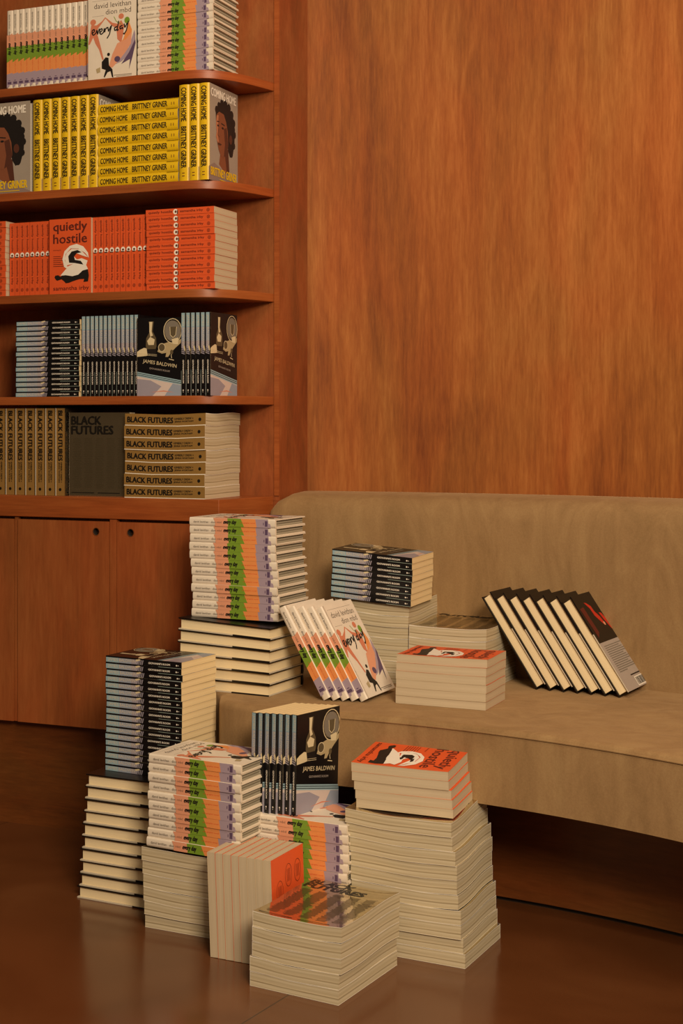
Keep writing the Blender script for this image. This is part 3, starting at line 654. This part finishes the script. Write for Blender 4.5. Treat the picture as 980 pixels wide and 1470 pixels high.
def door(name, t0, t1, hole=None, label=None):
    root = link('cabinet', None, label=label, category='cabinet'); root.location = bc((t0+t1)/2, .1, .27)
    inv = Matrix.Translation(-root.location)
    def add(o): o.parent = root; o.matrix_parent_inverse = inv
    add(prism('carcass', [bc(t0+.001, .022), bc(t1-.001, .022), bc(t1-.001, bd-.01), bc(t0+.001, bd-.01)], .271, .796, 'dark_wood'))
    # door leaf with a round finger hole cut through it
    mb = MB(); z0, z1 = .271, .790; d0, d1 = .003, .021; N = 24
    def P(t, z, d): return tuple(bc(t, d, z))
    if hole:
        hc, hz, r = hole
        ring = [(hc+r*cos(2*pi*k/N+pi/4), hz+r*sin(2*pi*k/N+pi/4)) for k in range(N)]
        def edge(k):
            a_ = 2*pi*k/N+pi/4; c_, s_ = cos(a_), sin(a_); q = (k*4//N) % 4
            if k % (N//4) == 0: return [(t1, z1), (t0, z1), (t0, z0), (t1, z0)][q]
            f = (k % (N//4))/(N//4)
            cs = [(t1, z1), (t0, z1), (t0, z0), (t1, z0), (t1, z1)]
            return (cs[q][0]+(cs[q+1][0]-cs[q][0])*f, cs[q][1]+(cs[q+1][1]-cs[q][1])*f)
        E_ = [edge(k) for k in range(N)]
        for k in range(N):
            j = (k+1) % N
            mb.face([P(*ring[k], d0), P(*E_[k], d0), P(*E_[j], d0), P(*ring[j], d0)], 'door_wood')
            mb.face([P(*ring[k], d0), P(*ring[j], d0), P(*ring[j], d1), P(*ring[k], d1)], 'black_hole')
            mb.face([P(*E_[k], d0), P(*E_[k], d1), P(*E_[j], d1), P(*E_[j], d0)], 'door_wood')
        for k in range(N):
            j = (k+1) % N; mb.face([P(*ring[k], d1), P(*ring[j], d1), P(*E_[j], d1), P(*E_[k], d1)], 'door_wood')
    else:
        for q in ([(t0, z0, d0), (t1, z0, d0), (t1, z1, d0), (t0, z1, d0)], [(t1, z0, d1), (t0, z0, d1), (t0, z1, d1), (t1, z1, d1)],
                  [(t0, z0, d1), (t0, z0, d0), (t0, z1, d0), (t0, z1, d1)], [(t1, z0, d0), (t1, z0, d1), (t1, z1, d1), (t1, z1, d0)],
                  [(t0, z1, d0), (t1, z1, d0), (t1, z1, d1), (t0, z1, d1)], [(t0, z0, d1), (t1, z0, d1), (t1, z0, d0), (t0, z0, d0)]):
            mb.face([P(*x) for x in q], 'door_wood')
    dr = link('door', mb.mesh('door')); add(dr)
    if hole:
        m2 = MB(); hc, hz, r = hole
        for k in range(N):
            j = (k+1) % N; c0 = [(hc+rr*cos(2*pi*q/N), hz+rr*sin(2*pi*q/N)) for rr in (r, r+.0016) for q in (k, j)]
            for dd in (.0022,): m2.face([P(*c0[0], dd), P(*c0[1], dd), P(*c0[3], dd), P(*c0[2], dd)], 'dark_wood')
        g = link('finger_hole_rim', m2.mesh('rim')); g.parent = dr
    return root
door('cabinet', -1.19, -.592, None, 'leftmost wooden cabinet below the counter, cut off by the photo edge')
door('cabinet', -.5786, -.307, (-.3453, .7645, .0088), 'middle wooden cabinet with a plain door and finger hole at upper right')
door('cabinet', -.285, -.002, (-.2462, .7645, .0088), 'right wooden cabinet with finger hole at upper left, behind the book stacks')
o = prism('stile', [bc(-.3055, .003), bc(-.2865, .003), bc(-.2865, .02), bc(-.3055, .02)], .271, .796, 'door_wood'); cpart('stile', o)
o = prism('stile', [bc(-.5905, .008), bc(-.580, .008), bc(-.580, .02), bc(-.5905, .02)], .271, .796, 'door_wood'); cpart('stile', o)
pl = prism('plinth', [bc(-1.195, .035), bc(.0, .035), bc(.0, .16), bc(-1.195, .16)], 0, .2705, 'dark_wood', label='dark wooden plinth recessed under the cabinets', category='plinth')

# ---------------------------------------------------------------- banquette
sofa = link('banquette', None, label='curved tan velvet banquette with low back along the wooden wall', category='sofa')
sofa.location = (.3, 3.2, 0)
def spart(o): o.parent = sofa; o.matrix_parent_inverse = Matrix.Translation(-sofa.location); return o
def farc(r, a): return (-.6857+(r+.0315)*cos(R(a)), 1.3253+(r+.0315)*sin(R(a)))
front = [farc(1.8, a) for a in [20+1.5*k for k in range(32)]]+[farc(1.8, 67.7)]
fl = Vector(front[-1]).to_3d(); d_ = -BU
front += [tuple((fl+d_*s)[:2]) for s in (.06, .12, .18, .21)]
cs = fl+d_*.21
endc = bez(cs[:2], (cs-BU*.05)[:2], (-.272, 3.15), (-.268, 3.21), 8)[1:]+bez((-.268, 3.21), (-.262, 3.27), (-.31, 3.29), (-.37, 3.325), 6)[1:]
endc.append(tuple((bc(-.13, -.012))[:2]))
rear = [tuple(bc(-.02, -.004)[:2]), tuple(bc(.006, -.004)[:2]), tuple(bc(.053, bd-.01)[:2])]+[arc(2.44, a) for a in range(77, 19, -3)]
seat = spart(prism('seat', front+endc+rear, .282, .434, 'velvet'))
bm = bmesh.new(); bm.from_mesh(seat.data)
fset = {(round(p[0], 5), round(p[1], 5)) for p in front+endc}
ed = [e for e in bm.edges if all(abs(x.co.z-.434) < 1e-5 and (round(x.co.x, 5), round(x.co.y, 5)) in fset for x in e.verts)]
bmesh.ops.bevel(bm, geom=ed, offset=.016, segments=4, profile=.6, affect='EDGES')
bm.to_mesh(seat.data); bm.free(); seat.data.polygons.foreach_set('use_smooth', [True]*len(seat.data.polygons)); seat.data.set_sharp_from_angle(angle=R(35))
def tube(name, pts, r, m, n=8, closed=False):
    cu = MB(); P3 = [Vector(p) for p in pts]; rings = []
    for i, p in enumerate(P3):
        tdir = (P3[min(i+1, len(P3)-1)]-P3[max(i-1, 0)]).normalized(); sd = tdir.cross(ZZ).normalized(); up = sd.cross(tdir)
        rings.append([p+(sd*cos(2*pi*k/n)+up*sin(2*pi*k/n))*r for k in range(n)])
    for a_, b_ in zip(rings, rings[1:]):
        for k in range(n): cu.face([a_[k], a_[(k+1) % n], b_[(k+1) % n], b_[k]], m)
    return cu.mesh(name, smooth=True)
spart(link('seam_piping', tube('piping', [(*farc(1.7995, a), .4235) for a in range(20, 69)], .0022, 'velvet')))
# backrest: swept profile, upright face then a rounded top edge
prof = [(2.405, .43), (2.40, .50), (2.392, .62), (2.388, .74), (2.390, .80), (2.396, .830), (2.410, .848), (2.43, .856), (2.46, .859), (2.54, .860), (2.60, .858), (2.612, .850), (2.612, .43)]
mb = MB(); angs = [20+1.0*k for k in range(56)]+[75.6, 76.1, 76.5, 76.8, 77.0, 77.15, 77.28, 77.38, 77.45]
rows = []
for a in angs:
    k = max(0, (a-75)/2.45); q = max(0, (a-76.7)/.75); dz = .022*(1-math.sqrt(max(0, 1-q*q))); row = []
    for r, z in prof:
        fwd = min(1, max(0, (2.43-r)/.035))           # the front face reaches a little further left than the back
        row.append((*arc(r+.012*(1-math.sqrt(max(0, 1-q*q)))*(1 if r < 2.42 else 0), a+.72*k*k*fwd), z-(dz if z > .79 else 0)))
    rows.append(row)
for ra, rb in zip(rows, rows[1:]):
    for i in range(len(prof)-1): mb.face([ra[i], rb[i], rb[i+1], ra[i+1]], 'velvet')
# left end face, meeting the niche's corner
mb.face(rows[-1], 'velvet')
me = mb.mesh('backrest', smooth=True)
bm = bmesh.new(); bm.from_mesh(me); bmesh.ops.remove_doubles(bm, verts=bm.verts, dist=.0001); bmesh.ops.recalc_face_normals(bm, faces=bm.faces); bm.to_mesh(me); bm.free()
me.set_sharp_from_angle(angle=R(50)); br = spart(link('backrest', me))
pk = [arc(2.11, a) for a in range(20, 72, 2)]+[tuple(bc(.003, .036)[:2]), tuple(bc(.02, .16)[:2])]+[arc(2.5, a) for a in range(72, 18, -4)]
spart(prism('plinth', pk, .012, .282, 'dark_wood'))
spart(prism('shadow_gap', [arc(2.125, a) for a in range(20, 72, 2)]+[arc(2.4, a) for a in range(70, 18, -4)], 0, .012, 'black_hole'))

# ---------------------------------------------------------------- books on the shelves
def sb(t, d, z): return bc(t, d, z)
S1, S2, S3, S4, S5 = 1.8963, 1.6273, 1.3633, 1.1033, .8513
# top shelf
for i in range(14):
    standing('ED', sb(-.6308+i*.01765, .030, S1), BU, BV, 'spine', f'white graphic novel, {from_left(14, i)} in the upright row on the top shelf', 'white graphic novels upright on the top shelf', scale=.943)
standing('ED', sb(-.3800, .018, S1), BU, BV, 'face', 'white graphic novel standing with its cover facing out on the top shelf', 'face-out books', scale=.955)
stack('ED', 12, sb(-.2342, .018, 0), S1, -22.3, 0, 'white graphic novel', 'lying stack on the top shelf', 'white graphic novels stacked on the top shelf', scale=.943)
# second shelf
standing('CH', sb(-.704, .012, S2), BU, BV, 'face', 'grey portrait-cover hardcover standing face out at the left end of the second shelf', 'face-out books')
for i in range(7):
    standing('CH', sb(-.5392+i*.0276, .012, S2), BU, BV, 'spine', f'yellow-spined hardcover, {from_left(7, i)} in the long upright row on the second shelf', 'yellow-spined hardcovers upright on the second shelf')
stack('CH', 8, sb(-.3446, .010, 0), S2, -22.3, 0, 'yellow-spined hardcover', 'lying stack on the second shelf', 'yellow-spined hardcovers stacked on the second shelf', scale=.968, dt=.0257)
for i in range(3):
    standing('CH', sb(-.1125+i*.0276, .006, S2), BU, BV, 'spine', ('yellow-spined hardcover, '+('left one' if i == 0 else 'middle one')+' of the three at the right end of the second shelf') if i < 2 else 'yellow-spined hardcover with its portrait cover showing, at the right end of the second shelf', 'yellow-spined hardcovers at the right end of the second shelf')
# third shelf
stack('QH', 12, sb(-.8115, .012, 0), S3, -22.3, 0, 'orange paperback', 'lying stack at third shelf\'s left end', 'orange paperbacks stacked at the left of the third shelf', scale=.933, dt=.0160)
for i in range(8):
    standing('QH', sb(-.6179+i*.01545, .024, S3), BU, BV, 'spine', f'orange paperback, {from_left(8, i)} in the upright row left of the skunk cover', 'orange paperbacks upright left of the face-out one', scale=.933, tscale=.87)
standing('QH', sb(-.4915, .015, S3), BU, BV, 'face', 'orange paperback with a skunk on its cover, standing face out on the third shelf', 'face-out books', scale=.94)
for i in range(10):
    standing('QH', sb(-.3670+i*.01600, .022, S3), BU, BV, 'spine', f'orange paperback, {from_left(10, i)} in the upright row right of the skunk cover', 'orange paperbacks upright right of the face-out one', scale=.94, tscale=.90)
stack('QH', 12, sb(-.2065, .012, 0), S3, -22.3, 0, 'orange paperback', 'lying stack at third shelf\'s right end', 'orange paperbacks stacked at the right of the third shelf', scale=.933, dt=.0164)
# fourth shelf
stack('GR', 15, sb(-.5944, .018, 0), S4, -22.3, 0, 'blue-and-black paperback', 'lying stack on the fourth shelf', 'blue-and-black paperbacks stacked on the fourth shelf', scale=.94, dt=.01285)
for i in range(13):
    standing('GR', sb(-.3990+i*.01270, .022, S4), BU, BV, 'spine', f'blue-and-black paperback, {from_left(13, i)} in the long upright row on the fourth shelf', 'blue-and-black paperbacks in the long upright row on the fourth shelf', scale=1.0, tscale=.91)
standing('GR', sb(-.2343, .014, S4), BU, BV, 'face', 'black paperback with a bottle on its cover, standing face out on the fourth shelf', 'face-out books', scale=.95)
for i in range(6):
    u_, v_ = uv2(-25)
    standing('GR', sb(-.1089+i*.0135, .012, S4), u_, v_, 'spine', f'blue-and-black paperback, {from_left(6, i)} in the short upright row on the fourth shelf', 'blue-and-black paperbacks in the short upright row on the fourth shelf', scale=1.0, tscale=.92)
# counter
for i in range(7):
    standing('BF', sb(-.6589+i*.03030, .022, S5), BU, BV, 'spine', f'large gold-foil paperback, {from_left(7, i)} in the upright row on the counter', 'gold-foil paperbacks upright on the counter', scale=.99, tscale=1.0)
standing('BF', sb(-.4420, .030, S5), BU, BV, 'face', 'large gold-foil paperback standing face out on the counter', 'face-out books', scale=.94)
stack('BF', 7, sb(-.2640, .004, 0), S5, -22.3, 0, 'large gold-foil paperback', 'lying stack on the counter', 'gold-foil paperbacks stacked on the counter', dt=.0297, sag=.003)

# ---------------------------------------------------------------- books on the banquette
Z0 = .4345
zt = stack('HC', 6, (-.3740, 3.312), Z0, -27.5, 180, 'cream-paged black hardcover', 'stack under the graphic novels on the banquette', 'black hardcovers stacked on the banquette', tilt=(0, 0, -.010, 0), lean=(.006, -.006), jit=.002)
stack('ED', 12, (-.3405, 3.330), zt-.001, -25.5, 0, 'white graphic novel', 'tall stack at the banquette\'s left end', 'white graphic novels stacked on the banquette', lean=(-.010, 0), jit=.0022)
u_, v_ = uv2(-26)
for i in range(5):
    p = Vector((-.0397, 3.152, Z0))+u_*.0200*i+v_*.0052*i
    standing('ED', p, u_, v_, 'spine', f'white graphic novel, {from_left(5, i)} in the row leaning left on the banquette' if i < 4 else 'white graphic novel leaning with its cover showing, in front of the tall white-page stack', 'white graphic novels leaning on the banquette', lean=R(-30))
zt = stack('BF', 7, (-.016, 3.435), Z0, -25, 90, 'large pale-paged paperback', 'banquette stack carrying blue-and-black paperbacks', 'large paperbacks in the tall banquette stack', tilt=(0, 0, -.014, .006), sag=.004, jit=.0025)
stack('GR', 8, (-.026, 3.425), zt-.001, -25, 0, 'blue-and-black paperback', 'banquette stack lying on large books', 'blue-and-black paperbacks stacked on the banquette', tilt=(-.014, .004, -.014, .004), lean=(.006, 0))
stack('BF', 5, (.155, 3.345), Z0, -26, 90, 'large pale-paged paperback', 'low stack behind orange paperbacks on banquette', 'large paperbacks in the low banquette stack', sag=.004, tilt=(0, 0, 0, .003))
stack('QH', 6, (.117, 3.128), Z0, -24, 180, 'orange paperback', 'stack on the banquette', 'orange paperbacks stacked on the banquette', sag=.0012, jit=.0015)
u_, v_ = uv2(-30)
for i in range(7):
    p = Vector((.4397, 3.286, Z0))+u_*.0324*i
    standing('HC', p, u_, v_, 'fore', f'black hardcover, {from_left(7, i)} in the row leaning left on the banquette' if i < 6 else 'black hardcover with grey barcode back cover showing, leaning at the row\'s right end', 'black hardcovers leaning on the banquette', lean=R(-34))

# ---------------------------------------------------------------- books on the floor
F0 = .0004
zt = stack('HC', 10, (-.5745, 3.178), F0, -26.3, 180, 'cream-paged black hardcover', 'floor stack under blue-and-black paperbacks', 'black hardcovers stacked on the floor', lean=(.010, .016), jit=.0022)
stack('GR', 18, (-.5215, 3.222), zt, -28.5, 0, 'blue-and-black paperback', 'tall stack beside the cabinets', 'blue-and-black paperbacks stacked by the cabinets', lean=(.001, 0))
zt = stack('BF', 6, (-.4035, 2.990), F0, -26, 180, 'large pale-paged paperback', 'floor stack under the ten graphic novels', 'large paperbacks under the floor graphic novels', sag=.004, lean=(-.006, 0), jit=.0025)
stack('ED', 10, (-.3960, 2.983), zt+.003, -28.5, 0, 'white graphic novel', 'floor stack nearest the cabinets', 'white graphic novels stacked near the cabinets', jit=.0025)
zt = stack('ED', 13, (-.186, 2.954), F0, -27, 0, 'white graphic novel', 'floor stack carrying upright paperbacks', 'white graphic novels under the upright paperbacks', jit=.002)
u_, v_ = uv2(-40)
for i in range(7):
    p = Vector((-.1848, 2.960, zt))+Vector((.0138, -.0039, 0))*i
    standing('GR', p, u_, v_, 'spine', f'blue-and-black paperback, {from_left(7, i)} in the upright row on floor graphic novels' if i < 6 else 'blue-and-black paperback with bottle cover showing, upright on the floor graphic novels', 'blue-and-black paperbacks upright on graphic novels', lean=R(1.2), tscale=.96)
u_, v_ = uv2(-26); redge = build_book('QH', bright=True)
for i in range(8):
    p = Vector((-.2540, 2.8235, F0))+u_*.0176*i
    standing('QH', p, u_, v_, 'fore', f'orange paperback, {from_left(8, i)} in the upright block on the floor' if i < 7 else 'orange paperback showing its orange back cover, at the right end of the floor block', 'orange paperbacks upright on the floor', lean=R(-2.2), ms=redge if i in (1, 3) else None)
stack('BF', 5, (-.1680, 2.6800), F0, -29.5, 90, 'large pale-paged paperback', 'short floor stack nearest the camera', 'large paperbacks in the short floor stack', sag=.004, lean=(.006, 0), jit=.002)
zt = stack('BF', 10, (.0310, 2.8620), F0, -26.5, 180, 'large pale-paged paperback', 'tall floor stack on the right', 'large paperbacks in the tall right floor stack', sag=.0045, tilt=(0, 0, -.002, .014), lean=(-.022, -.006), jit=.0022)
stack('QH', 5, (.0290, 2.8740), zt-.001, -24, 180, 'orange paperback', 'stack atop the tall right floor stack', 'orange paperbacks on the right floor stack', tilt=(0, .010, 0, .016), lean=(-.012, 0), jit=.0012, sag=.001)
